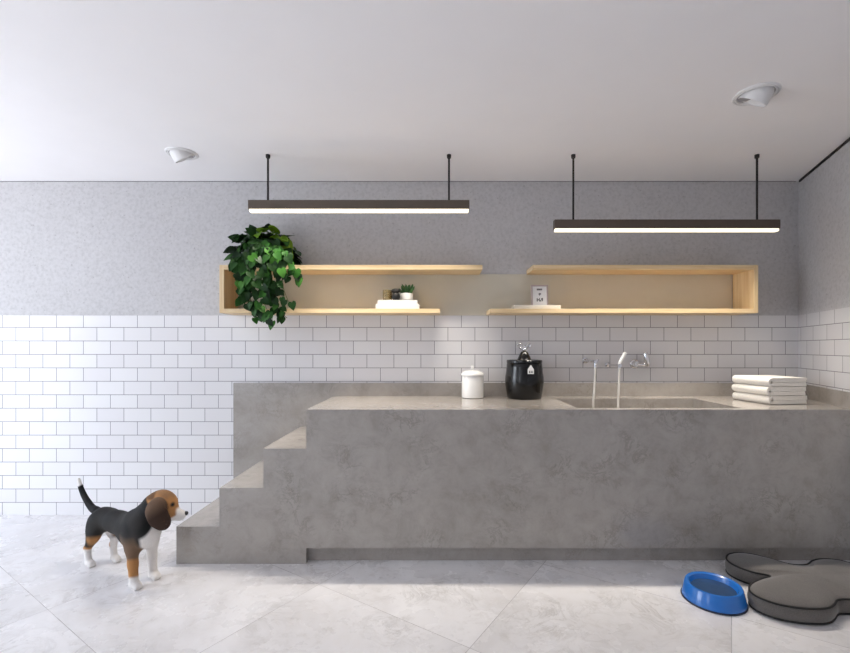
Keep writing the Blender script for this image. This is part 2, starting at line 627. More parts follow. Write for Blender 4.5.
shelf('right pine wall shelf, closed at its right end, with the small framed print', px(753.7, YSF), px(758.2, YSF), px(533, YSF), px(753.7, YSF), px(490, YSF), px(753.7, YSF))

# ------------------------------------------------------------------ pendant lamps
def pendant(label, x0, x1, zb, rods, y=2.88):
    L = x1 - x0
    h, w = .056, .046
    t = thing('pendant_lamp', label, 'lamp', ((x0+x1)/2, y, zb), group='linear pendant lamps')
    bm = NB()
    box(bm, -L/2, L/2, -w/2, -w/2+.004, 0, h); box(bm, -L/2, L/2, w/2-.004, w/2, 0, h)
    box(bm, -L/2, -L/2+.004, -w/2+.004, w/2-.004, 0, h); box(bm, L/2-.004, L/2, -w/2+.004, w/2-.004, 0, h)
    box(bm, -L/2+.004, L/2-.004, -w/2+.004, w/2-.004, h-.004, h)
    obj('housing', bm, M['bronze'], t)
    bm = NB(); box(bm, -L/2+.005, L/2-.005, -w/2+.005, w/2-.005, -.016, .012, .002)
    obj('diffuser', bm, M['led'], t)
    la = bpy.data.lights.new('led_light', 'AREA')
    la.shape = 'RECTANGLE'; la.size = L-.02; la.size_y = w-.004
    la.energy = 10.5; la.color = (1, .925, .81); la.spread = math.radians(88)
    lo_ = bpy.data.objects.new('led_light', la)
    C.objects.link(lo_); lo_.parent = t; lo_.location = (0, 0, -.018)
    for rxp in rods:
        bm = NB(); tube(bm, [(0, 0, h), (0, 0, CEIL-zb-.01)], .0065, 14)
        r = obj('rod', bm, M['rod'], t, 40, (rxp-(x0+x1)/2, 0, 0))
        bm = NB(); lathe(bm, [(0, .0), (.012, .0), (.014, .008), (.014, .022), (0, .022)], 20)
        obj('ceiling_cap', bm, M['rod'], r, 40, (0, 0, CEIL-zb-.022))
    return t
yl = 2.88
yf = yl - .023
zl = EYE + (348-208.7)/448*yf
zr = EYE + (348-228.2)/448*yf
pendant('left linear pendant lamp, hung on the shorter rods above the trailing plant', px(248, yf), px(469.5, yf), zl, (px(268, yl), px(449, yl)))
pendant('right linear pendant lamp, hung lower on longer rods near the right wall', px(555, yf), px(780.5, yf), zr, (px(573.3, yl), px(757, yl)))

# ------------------------------------------------------------------ ceiling spotlights
def spotlight(label, x, y, tilt, R, aim):
    t = thing('ceiling_spotlight', label, 'light', (x, y, CEIL), group='recessed tilting spotlights')
    bm = NB()
    lathe(bm, [(R, 0), (R, -.004), (R*.96, -.008), (R*.92, -.008), (R*.905, -.0015), (R*.885, -.0015), (R*.87, -.008), (R*.82, -.009), (R*.79, -.006), (R*.78, 0)], 56)
    obj('trim_ring', bm, M['white_metal'], t, 50)
    d = Vector((math.cos(aim)*math.sin(tilt), math.sin(aim)*math.sin(tilt), -math.cos(tilt)))
    rot = Vector((0, 0, -1)).rotation_difference(d).to_matrix().to_4x4()
    bm = NB(); lathe(bm, [(0, -.0005), (R*.785, -.0005), (R*.785, -.0015), (0, -.0015)], 48)  # flat disc, not a hollow: the gap's shade is in its colour
    obj('shade_disc', bm, M['shade_disc'], t)
    r = R*.68
    bm = NB()
    lathe(bm, [(r*.7, .06), (r*.98, .03), (r, .0), (r, -.028), (r*.97, -.032), (r*.90, -.032), (r*.88, -.026), (r*.55, -.01), (r*.3, .0), (0, .004)], 48, mat=rot)
    g = obj('gimbal', bm, M['white_metal'], t, 40, (0, 0, -.006))
    bm = NB()
    lathe(bm, [(0, .002), (r*.3, .0), (r*.42, -.008), (r*.3, -.016), (0, -.018)], 28, mat=rot)
    obj('bulb', bm, M['white_ceramic'], g, 40)
    return t
def ceil_pt(cx, cy):
    d = 448*(CEIL-EYE)/(348-cy)
    return px(cx, d), d
x, y = ceil_pt(182, 153.3)
spotlight('small white ceiling spotlight on the left, above the dog side of the room', x, y, math.radians(33), .094, math.radians(50))
x, y = ceil_pt(756, 94)
spotlight('white ceiling spotlight on the right, nearest to the viewer', x, y, math.radians(33), .099, math.radians(125))

# ------------------------------------------------------------------ canisters
t = thing('canister', 'white ceramic canister with domed lid beside the black jar', 'canister', (.268, 3.19, ZT))
bm = NB(); lathe(bm, [(0, 0), (.066, 0), (.077, .004), (.078, .02), (.078, .15), (.075, .158), (.064, .158), (.064, .02), (0, .015)], 48)
obj('body', bm, M['white_ceramic'], t, 40)
bm = NB(); lathe(bm, [(0, .158), (.082, .158), (.084, .163), (.083, .170), (.070, .184), (.045, .193), (.015, .197), (0, .197)], 48)
ld = obj('lid', bm, M['white_ceramic'], t, 40)
bm = NB(); lathe(bm, [(.004, .195), (.005, .204), (.011, .213), (.012, .22), (.008, .228), (0, .230)], 24)
obj('knob', bm, M['white_ceramic'], ld, 60)

JX, JY = px(524.3, 3.165), 3.165
t = thing('canister', 'black glazed barrel canister with silver bow on its lid', 'canister', (JX, JY, ZT))
bm = NB()
lathe(bm, [(0, 0), (.112, 0), (.118, .006), (.126, .05), (.132, .09), (.1345, .12), (.133, .15), (.128, .18), (.124, .22), (.1225, .245), (.118, .25), (.112, .25), (.112, .02), (0, .015)], 64)
obj('body', bm, M['black_ceramic'], t, 40)
bm = NB()
lathe(bm, [(0, .248), (.119, .248), (.1235, .252), (.1235, .266), (.120, .270), (.10, .272), (.05, .273), (.046, .278), (.043, .286), (.036, .302), (.026, .322), (.018, .330), (0, .331)], 56)
ld = obj('lid', bm, M['black_ceramic'], t, 40)
bm = NB()
for s in (-1, 1):
    loop = [(0, 0, .330), (s*.016, 0, .346), (s*.038, .004, .362), (s*.042, 0, .378), (s*.028, -.004, .386), (s*.013, -.002, .364)]
    P = catmull(loop, 7, closed=True)
    tube(bm, P, .0055, 8, closed=True)
ellipsoid(bm, (0, 0, .343), (.012, .010, .014), 16, 10)
ellipsoid(bm, (.006, 0, .362), (.009, .007, .012), 12, 8)
o = obj('bow', bm, M['chrome'], ld, 60); o['label'] = 'silver bow shaped knob'
# hanging tag, shaped as a small house
bm = NB()
ty = -.1375
pts = [(-.021, 0), (.021, 0), (.021, .028), (0, .054), (-.021, .028)]
a = [bm.verts.new((x+.016, ty, z*1.15+.178)) for x, z in pts]
b = [bm.verts.new((x+.016, ty-.003, z*1.15+.178)) for x, z in pts]
bm.faces.new(a[::-1]); bm.faces.new(b)
for i in range(5):
    bm.faces.new((a[i], a[(i+1) % 5], b[(i+1) % 5], b[i]))
bmesh.ops.recalc_face_normals(bm, faces=bm.faces)
tg = obj('tag', bm, M['white_ceramic'], t); tg['label'] = 'white house shaped tag'
bm = NB()
for k in (-.0075, .0075):
    box(bm, .016+k-.0045, .016+k+.0045, ty-.0045, ty-.003, .186, .193)
    box(bm, .016+k-.003, .016+k+.003, ty-.0045, ty-.003, .193, .200)
obj('print', bm, M['black_matt'], tg)
bm = NB(); tube(bm, [(.016, ty-.001, .238), (.014, -.129, .262), (.010, -.116, .2735), (.0, -.043, .287)], .0012, 6)
obj('cord', bm, M['black_matt'], tg)

# ------------------------------------------------------------------ hand shower and mixer
yw = YB - .001
YH = 3.112
t = thing('hand_shower', 'slim white hand shower with its hose looping into the sink', 'shower', (px(619.5, YH), yw, EYE-(364-348)/448*YH))
ax_ = px(595.5, YH) - px(619.5, YH)
oy = YH - yw
toY = Matrix.Rotation(PI/2, 4, 'X')    # lathe axis z -> -y (into the room)
bm = NB(); lathe(bm, [(0, 0), (.022, 0), (.022, .006), (.012, .010), (.0095, .02), (.0095, -oy-.004), (.012, -oy), (.012, -oy+.012), (0, -oy+.014)], 28, mat=Matrix.Translation((ax_, 0, .018)) @ toY)
lathe(bm, [(0, -.024), (.0085, -.024), (.0095, -.012), (.0095, .016), (0, .017)], 20, cx=ax_-.001, cy=oy)
lathe(bm, [(0, 0), (.007, 0), (.007, .024), (0, .024)], 16, mat=Matrix.Translation((ax_+.004, oy-.004, .016)) @ Matrix.Rotation(math.radians(35), 4, 'Y'))
obj('wall_outlet', bm, M['chrome'], t, 40)
bm = NB(); lathe(bm, [(0, 0), (.017, 0), (.017, .006), (.008, .010), (.007, .02), (.007, -oy-.016), (.014, -oy-.014), (.014, -oy+.010), (0, -oy+.012)], 24, mat=Matrix.Translation((0, 0, -.012)) @ toY)
obj('holder', bm, M['chrome'], t, 40)
zt = ZT - SD - (EYE-(364-348)/448*YH)
bm = NB(); P = catmull([(ax_-.001, oy, -.002), (ax_-.003, oy, -.08), (ax_-.010, oy, -.2), (ax_-.017, oy-.004, -.29), (ax_-.012, oy-.02, zt+.15), (ax_+.04, oy-.05, zt+.03), (ax_+.10, oy-.06, zt+.03), (-.022, oy-.02, zt+.15), (-.011, oy-.004, -.29), (-.007, oy, -.2), (-.002, oy, -.08), (0, oy, -.02)], 12)
tube(bm, P, .0075, 10)
obj('hose', bm, M['hose'], t, 60)
bm = NB()
P = [(0, oy, -.035), (0, oy, .0), (.006, oy-.002, .016), (.020, oy-.006, .042), (.028, oy-.010, .060), (.031, oy-.014, .078)]
tube(bm, P, [.009, .0105, .0125, .0125, .0135, .012], 16)
obj('spray_head', bm, M['white_ceramic'], t, 60)

t = thing('mixer_tap', 'chrome wall mixer tap with upright lever, right of the hoses', 'tap', (px(636, 3.30), yw, EYE-(364-348)/448*3.3))
bm = NB(); lathe(bm, [(0, 0), (.035, 0), (.035, .004), (.031, .009), (.022, .011), (.022, .04), (.018, .046), (0, .047)], 40, mat=toY)
obj('escutcheon', bm, M['chrome'], t, 40)
bm = NB(); tube(bm, [(0, -.036, 0), (.03, -.05, -.004), (.066, -.062, -.006)], [.011, .010, .012], 16)
obj('body', bm, M['chrome'], t, 60)
bm = NB(); tube(bm, [(.068, -.062, -.018), (.066, -.062, .0), (.060, -.066, .035), (.050, -.07, .078), (.049, -.07, .088)], [.016, .020, .019, .018, .012], 16)
obj('lever', bm, M['chrome'], t, 60)

# ------------------------------------------------------------------ folded towels
def towel_bm(w, l, h, seed):
    """a towel folded in four, folds to the left (-x), layers showing at the front"""
    rnd = random.Random(seed)
    bm = NB()
    n = 14
    ls = [-l/2 + l*i/n for i in range(n+1)]
    g = h/4
    def layer(z0, z1, x0, x1, bulge):
        rows = []
        for y in ls:
            e = 1 - (abs(y)/(l/2))**6*.10
            wob = .0012*math.sin(y*31+seed) + rnd.uniform(-.0006, .0006)
            zc, hr = (z0+z1)/2, (z1-z0)/2*e
            sec = []
            for k in range(13):          # rounded fold on the left
                a = PI/2 + PI*k/12
                sec.append((x0 + hr*math.cos(a)*bulge + wob, zc + hr*math.sin(a)))
            for q in range(1, 6):
                sec.append((x0 + (x1-x0)*q/6, zc-hr + .0004*math.sin(q*5+seed)))
            for k in range(7):
                a = -PI/2 + PI*k/6
                sec.append((x1 + hr*.35*math.cos(a) + wob, zc + hr*math.sin(a)))
            for q in range(5, 0, -1):
                sec.append((x0 + (x1-x0)*q/6, zc+hr + .0008*math.sin(q*4+seed)))
            rows.append([bm.verts.new((x, y, z)) for x, z in sec])
        m = len(rows[0])
        fs = []
        for a, b in zip(rows[:-1], rows[1:]):
            for k in range(m):
                fs.append(bm.faces.new((a[k], a[(k+1) % m], b[(k+1) % m], b[k])))
        fs.append(bm.faces.new(rows[0])); fs.append(bm.faces.new(rows[-1][::-1]))
        bmesh.ops.recalc_face_normals(bm, faces=fs)
    # inner double fold, then the outer wrap above and below it
    layer(g*1.02, g*1.98, -w/2+h*.55, w/2-.006, .9)
    layer(g*2.0, g*2.96, -w/2+h*.58, w/2-.002, .9)
    # outer wrap: a C-shaped sheet
    rows = []
    for y in ls:
        e = 1 - (abs(y)/(l/2))**8*.06
        wob = .0014*math.sin(y*27+seed*2)
        path = []
        R = h/2*e
        xc = -w/2 + R
        zc = h/2
        for q in range(8):
            path.append((w/2 + wob - (w/2-xc)*q/8, zc+R, 0, 1))
        for k in range(17):
            a = PI/2 + PI*k/16
            path.append((xc + R*math.cos(a), zc + R*math.sin(a), math.cos(a), math.sin(a)))
        for q in range(1, 9):
            path.append((xc + (w/2 + wob*.5 - .003 - xc)*q/8, zc-R, 0, -1))
        th = g*.95
        outer = [(x, z) for x, z, nx, nz in path]
        inner = [(x-nx*th, z-nz*th) for x, z, nx, nz in path][::-1]
        sec = outer + inner
        rows.append([bm.verts.new((x, y, z)) for x, z in sec])
    m = len(rows[0])
    fs = []
    for a, b in zip(rows[:-1], rows[1:]):
        for k in range(m):
            fs.append(bm.faces.new((a[k], a[(k+1) % m], b[(k+1) % m], b[k])))
    half = m//2
    for r, flip in ((rows[0], False), (rows[-1], True)):
        for k in range(half-1):
            f = (r[k], r[k+1], r[m-2-k], r[m-1-k])
            fs.append(bm.faces.new(f[::-1] if flip else f))
    bmesh.ops.recalc_face_normals(bm, faces=bm.faces)
    return bm
TX, TY = 2.185, 2.945
th = .056
tl = ['white folded towel, topmost of the stack of three', 'white folded towel, middle one of the stack of three', 'white folded towel at the bottom of the stack']
for k in range(3):
    o = obj('towel', towel_bm(.26, .30, th, 3+k), M['terry_white'], smooth=60, loc=(TX + (.004, -.002, .002)[2-k], TY, ZT + (2-k)*th + .0005))
    o.rotation_euler = (0, 0, math.radians(5 + (.6, -.8, .5)[k]))
    tag(o, tl[k], 'towel', 'towels stacked by the sink')

# ------------------------------------------------------------------ shelf objects
def book(name, label, cx, cy, z, w, d, h):
    t = thing(name, label, 'book', (cx, cy, z), group='white books lying on the left shelf')
    bm = NB(); box(bm, -w/2, w/2, -d/2, d/2, 0, .003); box(bm, -w/2, w/2, -d/2, d/2, h-.003, h)
    box(bm, -w/2, w/2, -d/2, -d/2+.003, .003, h-.003)
    obj('cover', bm, M['book'], t)
    bm = NB(); box(bm, -w/2+.004, w/2-.004, -d/2+.003, d/2-.004, .003, h-.003)
    obj('pages', bm, M['pages'], t)
yb = 3.215
yfb = 3.13
xm = (px(375.5, yfb) + px(419.3, yfb))/2
book('book', 'larger white book lying under the other on the left shelf', xm, yb, ZL1, px(419.3, yfb)-px(375.5, yfb), .17, .037)
xm2 = (px(377.5, yfb) + px(417.3, yfb))/2
book('book', 'upper white book under the succulent and black figurine', xm2, yb, ZL1+.037, px(417.3, yfb)-px(377.5, yfb), .165, .027)
zbk = ZL1 + .064

t = thing('succulent', 'tiny green succulent in a white pot on the books', 'plant', (px(406.5, 3.225), 3.225, zbk))
bm = NB(); lathe(bm, [(0, 0), (.038, 0), (.046, .008), (.048, .05), (.046, .056), (.043, .05), (.042, .044), (0, .043)], 36)
pt = obj('pot', bm, M['pot'], t, 40)
bm = NB(); lathe(bm, [(.047, .0), (.062, .0), (.063, .004), (.047, .005)], 36, closed=True)
obj('saucer', bm, M['black_matt'], pt, 40)
bm = NB(); lathe(bm, [(0, .045), (.0425, .044)], 24)
obj('soil', bm, M['soil'], pt)
bm = NB()
rnd = random.Random(4)
for k in range(26):
    a = rnd.uniform(0, 2*PI); tl_ = rnd.uniform(.1, .75); ln = rnd.uniform(.055, .088)
    r0 = rnd.uniform(0, .025)
    d = Vector((math.cos(a)*math.sin(tl_), math.sin(a)*math.sin(tl_), math.cos(tl_)))
    p0 = Vector((math.cos(a)*r0, math.sin(a)*r0, .042))
    tube(bm, [p0, p0+d*ln*.4, p0+d*ln*.75, p0+d*ln], [.006, .0095, .008, .0015], 7)
obj('leaves', bm, M['succulent'], t, 60)

t = thing('figurine', 'black round figurine with ball head beside the succulent', 'figurine', (px(396.0, 3.157), 3.157, zbk))
bm = NB(); lathe(bm, [(0, 0), (.022, 0), (.027, .01), (.030, .026), (.027, .042), (.020, .052), (0, .054)], 32)
obj('body', bm, M['black_matt'], t, 60)
bm = NB(); ellipsoid(bm, (-.002, 0, .066), (.033, .024, .017), 22, 14)
obj('head', bm, M['black_matt'], t, 60)

t = thing('tumbler', 'small amber glass tumbler left of the black figurine', 'glass', (px(387.5, 3.19), 3.19, zbk))
bm = NB(); lathe(bm, [(0, 0), (.030, 0), (.032, .004), (.033, .074), (.031, .075), (.029, .072), (.028, .008), (0, .006)], 32)
obj('glass', bm, M['amber'], t, 50)

# framed print on a pale tray
yp = 3.19
t = thing('picture_frame', 'small framed print leaning on the pale tray on the right shelf', 'picture frame', (px(540, yp), yp, ZL1+.0285))
W, H = .120, .152
tiltm = Matrix.Rotation(math.radians(-6), 4, 'X')
def tl_obj(name, bm, m, par):
    bmesh.ops.transform(bm, matrix=tiltm, verts=bm.verts)
    return obj(name, bm, m, par)
bm = NB()
fw = .010
box(bm, -W/2, -W/2+fw, 0, .014, 0, H); box(bm, W/2-fw, W/2, 0, .014, 0, H)
box(bm, -W/2+fw, W/2-fw, 0, .014, 0, fw*.4); box(bm, -W/2+fw, W/2-fw, 0, .014, H-fw, H)
tl_obj('frame', bm, M['mauve'], t)
bm = NB(); box(bm, -W/2+fw, W/2-fw, .005, .010, fw*.4, H-fw)
pp = tl_obj('print', bm, M['photo'], t)
bm = NB()
y0, y1 = .0035, .005
for z, bars in ((.113, (-.016, -.008, 0, .008, .016)),):
    for b in bars:
        box(bm, b-.0028, b+.0028, y0, y1, z, z+.013)
    box(bm, -.018, .018, y0, y1, z+.005, z+.008)
for b, z0, z1 in ((-.007, .084, .088), (0, .076, .094), (.007, .082, .092)):
    box(bm, b-.003, b+.003, y0, y1, z0, z1)
for b, z0, z1 in ((-.018, .032, .056), (-.010, .040, .050), (-.001, .032, .056), (.008, .032, .044), (.014, .044, .056), (.020, .034, .058)):
    box(bm, b-.003, b+.003, y0, y1, z0, z1)
tl_obj('printed_marks', bm, M['print'], pp)
bm = NB()
tw = px(561, 3.13) - px(514, 3.13)
box(bm, -tw/2, tw/2, -.06, .06, 0, .028, .003)
tag(obj('tray', bm, M['tray'], loc=((px(514, 3.13)+px(561, 3.13))/2, 3.19, ZL1)), 'flat pale ivory tray under the framed print', 'tray')

# ------------------------------------------------------------------ trailing plant
PX, PY = px(262, 3.16), 3.20
t = thing('trailing_plant', 'bushy green heart leaved plant trailing over the left shelf end', 'plant', (PX, PY, ZU1))
bm = NB(); lathe(bm, [(0, 0), (.062, 0), (.066, .004), (.082, .12), (.082, .13), (.077, .13), (.075, .11), (0, .105)], 40)
obj('pot', bm, M['dark_pot'], t, 40)
bm = NB(); lathe(bm, [(0, .112), (.0755, .112)], 28)
obj('soil', bm, M['soil'], t)
LEAF_V = [(0, 0), (0, .34), (0, .68), (0, 1.04)]
LEAF_S = [(.22, -.14), (.45, .02), (.50, .28), (.40, .55), (.20, .83)]
def add_leaf(bm, lay, p, tip, nrm, size, col, fold=.22):
    tip = tip.normalized()
    nrm = (nrm - tip*nrm.dot(tip)).normalized()
    side = tip.cross(nrm)
    def P(x, y):
        curl = -.16*(y**2)
        return p + side*x*size + tip*y*size + nrm*(abs(x)*fold + curl)*size
    mid = [bm.verts.new(P(*v)) for v in LEAF_V]
    fs = []
    for s in (1, -1):
        sd = [bm.verts.new(P(s*x, y)) for x, y in LEAF_S]
        polys = [(mid[0], sd[0], sd[1]), (mid[0], sd[1], sd[2], mid[1]), (mid[1], sd[2], sd[3], mid[2]), (mid[2], sd[3], sd[4], mid[3])]
        for q in polys:
            fs.append(bm.faces.new(q if s > 0 else q[::-1]))
    for f in fs:
        f.smooth = True
        for lp in f.loops:
            lp[lay] = col
GREENS = ['#17340f', '#1d3f14', '#234919', '#122b10', '#2c5720', '#356426', '#193716', '#214518']
YOUNG = ['#86a428', '#98b232', '#6c9226', '#8dab3e']
rnd = random.Random(21)
bm = NB()
lay = bm.loops.layers.float_color.new('leaf')
stems = NB()
def loc(xpx, ypx, d):    # a point of the room on the shelf front, relative to the pot
    return Vector((px(xpx, d)-PX, d-PY, EYE-(ypx-348)/448*d-ZU1))
# crown: leaves over a dome above the pot
cz = .085
for k in range(215):
    a = rnd.uniform(0, 2*PI)
    el = math.asin(rnd.uniform(-.35, 1))
    rr = rnd.uniform(.55, 1.0)
    d = Vector((math.cos(a)*math.cos(el), math.sin(a)*math.cos(el), math.sin(el)))
    p = Vector((d.x*.222*rr+.012, d.y*(.20 if d.y < 0 else .10)*rr, cz + d.z*.185*rr))
    if p.z < .012 and p.y > -.13:
        p.z = .03
    size = rnd.uniform(.055, .092)
    tipd = Vector((d.x*.6 + rnd.uniform(-.6, .6), d.y*.5 - .15 + rnd.uniform(-.4, .4), -.55 + .75*d.z + rnd.uniform(-.45, .4)))
    if p.y + tipd.normalized().y*size > .105:
        tipd.y = -abs(tipd.y)
    nr = d*1.0 + Vector((0, -.4, .4)) + Vector((rnd.uniform(-.6, .6), rnd.uniform(-.6, .5), rnd.uniform(-.4, .4)))
    young = d.z > .1 and d.x > .0 and rr > .75 and rnd.random() < .5
    c = lin(rnd.choice(YOUNG if young else GREENS))
    add_leaf(bm, lay, p, tipd, nr, size, c)
    if k % 3 == 0:
        tube(stems, [Vector((d.x*.05, d.y*.05, .108)), Vector((p.x*.6, p.y*.6, max(.125, p.z*.7+.05))), p], .002, 5)
# trailing vines over the front of the shelf
vines = [
    [(250, 250), (241, 268), (238, 285), (243, 302)],
    [(255, 250), (248, 275), (250, 298), (258, 312), (256, 320)],
    [(262, 250), (260, 280), (264, 302), (270, 316), (272, 322)],
    [(268, 250), (272, 278), (276, 300), (283, 314), (287, 318)],
    [(274, 250), (281, 272), (284, 290), (290, 305)],
    [(258, 250), (254, 265), (245, 290), (252, 306)],
    [(265, 250), (268, 270), (268, 290), (277, 306), (280, 312)],
    [(280, 250), (292, 262), (297, 274), (298, 279)],
    [(272, 250), (279, 268), (288, 276)],
    [(246, 250), (236, 262), (232, 268)],
]
for vi, v in enumerate(vines):
    P = []
    for i, (vx, vy) in enumerate(v):
        d = (3.03, 3.0, 3.01, 3.03, 3.05)[i] - .015*(vi % 3)
        P.append(loc(vx, vy, d))
    P = [Vector((0, -.02, .108)), Vector((P[0].x*.5, -.10, .16))] + P
    pts = catmull(P, 8)
    tube(stems, pts, .0022, 5)
    acc = 0
    for i in range(10, len(pts)-1):
        acc += (pts[i+1]-pts[i]).length
        if acc > .016 or i == len(pts)-2:
            acc = 0
            p = pts[i] + Vector((rnd.uniform(-.03, .03), rnd.uniform(-.03, .0), rnd.uniform(-.012, .012)))
            tipd = Vector((rnd.uniform(-.8, .8), rnd.uniform(-.3, .05), -.8))
            nr = Vector((rnd.uniform(-.6, .6), -1, rnd.uniform(.0, .7)))
            c = lin(rnd.choice(GREENS + ['#41702a']))
            add_leaf(bm, lay, p, tipd, nr, rnd.uniform(.042, .066), c)
obj('stems', stems, M['stem'], t, 60)
obj('foliage', bm, M['leaf'], t)

# ------------------------------------------------------------------ blue bowl
t = thing('pet_bowl', 'round blue plastic pet bowl holding water on the floor', 'bowl', (1.376, 2.214, 0)); t.scale = (1, 1, .93)
bm = NB()
lathe(bm, [(.139, .006), (.1385, .012), (.1255, .076), (.122, .0815), (.114, .082), (.106, .077), (.096, .05), (.085, .03), (0, .028), (0, .020), (.12, .006)], 64)
obj('body', bm, M['blue'], t, 35)
bm = NB(); lathe(bm, [(.125, 0), (.142, 0), (.143, .005), (.140, .008), (.125, .007)], 64, closed=True)
obj('foot_ring', bm, M['rubber'], t, 40)
bm = NB(); lathe(bm, [(0, .055), (.0975, .055), (.0945, .050), (0, .050)], 48)
obj('water', bm, M['water'], t, 60)

# ------------------------------------------------------------------ bone shaped bed
out = [(1.712, 2.290), (1.645, 2.335), (1.606, 2.40), (1.606, 2.465), (1.655, 2.528), (1.735, 2.548), (1.812, 2.515), (1.868, 2.455), (1.925, 2.408),
       (2.0, 2.412), (2.07, 2.455), (2.145, 2.474), (2.225, 2.452), (2.262, 2.385), (2.235, 2.315), (2.185, 2.265), (2.178, 2.21), (2.158, 2.12),
       (2.10, 2.052), (2.03, 2.035), (1.965, 2.060), (1.915, 2.076), (1.862, 2.070), (1.815, 2.035), (1.765, 2.008), (1.705, 2.0), (1.625, 2.010),
       (1.555, 2.040), (1.512, 2.095), (1.512, 2.155), (1.565, 2.215), (1.65, 2.262)]
BC = Vector((1.90, 2.25))
bed = thing('dog_bed', 'grey bone shaped dog bed cushion with black piping', 'dog bed', (BC.x, BC.y, 0))
o2 = [Vector((p.x, p.y)) - BC for p in catmull([(x, y, 0) for x, y in out], 5, closed=True)]
n = len(o2)
def inset(v, i, d):
    a, b = o2[i-1], o2[(i+1) % n]
    tg_ = (b - a).normalized()
    nn = Vector((-tg_.y, tg_.x))
    if nn.dot(o2[i]) > 0 and False:
        nn = -nn
    return v + nn*d
area = sum(o2[i].x*o2[(i+1) % n].y - o2[(i+1) % n].x*o2[i].y for i in range(n))
sg = 1 if area > 0 else -1
HB = .080
bm = NB()
rings = []
for d, z in ((.02, .0), (.004, .004), (.0, .012), (-.006, .03), (-.007, .045), (-.005, .062), (.0, HB-.012), (.004, HB-.005), (.014, HB+.001)):
    rings.append([bm.verts.new((*inset(o2[i], i, d*sg), z)) for i in range(n)])
base = [inset(o2[i], i, .014*sg) for i in range(n)]
for s in (.93, .85, .75, .63, .5, .36, .22, .1):
    e = 1 - s
    z = HB + .001 + .022*(1-s**3) 
    rings.append([bm.verts.new((base[i].x*s, base[i].y*s, z - .004*max(0, .35-base[i].length)*s*3)) for i in range(n)])
top = bm.verts.new((0, 0, HB+.023))
bot = bm.verts.new((0, 0, 0))
for a, b in zip(rings[:-1], rings[1:]):
    for i in range(n):
        bm.faces.new((a[i], a[(i+1) % n], b[(i+1) % n], b[i]))
for i in range(n):
    bm.faces.new((rings[-1][i], rings[-1][(i+1) % n], top))
    bm.faces.new((rings[0][(i+1) % n], rings[0][i], bot))
bmesh.ops.recalc_face_normals(bm, faces=bm.faces)
obj('cushion', bm, M['fabric'], bed, 180)
for z in (HB-.005, .008):
    bm = NB(); tube(bm, [(*inset(o2[i], i, .0005*sg), z) for i in range(n)], (.0046), 8, closed=True)
    obj('piping', bm, M['piping'], bed, 180)

# ------------------------------------------------------------------ beagle
def surface_nets(f, lo, h):
    """naive surface nets over a sampled field f (negative inside)"""
    nx, ny, nz = f.shape
    s = f < 0
    cnt = np.zeros((nx-1, ny-1, nz-1)); acc = np.zeros((nx-1, ny-1, nz-1, 3))
    corners = [(i, j, k) for i in (0, 1) for j in (0, 1) for k in (0, 1)]
    def cv(a, c):
        return a[c[0]:c[0]+nx-1, c[1]:c[1]+ny-1, c[2]:c[2]+nz-1]
    for a in corners:
        for ax in range(3):
            if a[ax]:
                continue
            b = list(a); b[ax] = 1; b = tuple(b)
            fa, fb = cv(f, a), cv(f, b)
            m = (fa < 0) != (fb < 0)
            tt = np.where(m, fa/np.where(m, fa-fb, 1), 0)
            for q in range(3):
                acc[..., q] += np.where(m, (a[q] + (tt if q == ax else 0)), 0)
            cnt += m
    act = cnt > 0
    idx = -np.ones(cnt.shape, int)
    cells = np.argwhere(act)
    idx[act] = np.arange(len(cells))
    V = lo + h*(cells + acc[act]/cnt[act][:, None])
    F = []
    for ax in range(3):
        o1, o2_ = [(1, 2), (2, 0), (0, 1)][ax]
        sl0 = [slice(None)]*3; sl1 = [slice(None)]*3
        sl0[ax] = slice(0, -1); sl1[ax] = slice(1, None)
        ch = s[tuple(sl0)] != s[tuple(sl1)]
        for e in np.argwhere(ch):
            if e[o1] == 0 or e[o2_] == 0 or e[o1] >= f.shape[o1]-1 or e[o2_] >= f.shape[o2_]-1:
                continue
            q = []
            for da, db in ((-1, -1), (0, -1), (0, 0), (-1, 0)):
                c = e.copy(); c[o1] += da; c[o2_] += db
                q.append(int(idx[tuple(c)]))
            if not s[tuple(e)]:
                q = q[::-1]
            F.append(q)
    return V, F

lo, hi, h = np.array([-.56, -.15, -.012]), np.array([.50, .19, .53]), .0042
dims = np.ceil((hi-lo)/h).astype(int)
G = np.stack(np.meshgrid(*[lo[i]+h*np.arange(dims[i]) for i in range(3)], indexing='ij'), -1)
def seg(p, a, b, ra, rb):
    a, b = np.array(a), np.array(b)
    ab = b - a
    tt = np.clip(((p-a) @ ab)/(ab @ ab), 0, 1)
    return np.linalg.norm(p - a - tt[..., None]*ab, axis=-1) - (ra + (rb-ra)*tt)
def ell(p, c, r, R=None):
    q = p - np.array(c)
    if R is not None:
        q = q @ R
    k0 = np.linalg.norm(q/np.array(r), axis=-1)
    k1 = np.linalg.norm(q/np.array(r)**2, axis=-1)
    return k0*(k0-1)/np.maximum(k1, 1e-9)
def smin(a, b, k):
    hh = np.clip(.5+.5*(b-a)/k, 0, 1)
    return b + (a-b)*hh - k*hh*(1-hh)
HYAW = math.radians(43)
HP = np.array([.268, .004, 0])
ch, sh_ = math.cos(HYAW), math.sin(HYAW)
HS = .88
def H(x, y, z):      # head frame -> dog frame
    x *= HS
    return (HP[0] + ch*x - sh_*y, HP[1] + sh_*x + ch*y, z)
RH = np.array([[ch, -sh_, 0], [sh_, ch, 0], [0, 0, 1]])
def roty(a):
    return np.array([[math.cos(a), 0, math.sin(a)], [0, 1, 0], [-math.sin(a), 0, math.cos(a)]])
f = ell(G, (.145, 0, .268), (.135, .082, .103))
f = smin(f, ell(G, (-.04, 0, .272), (.16, .062, .062)), .05)
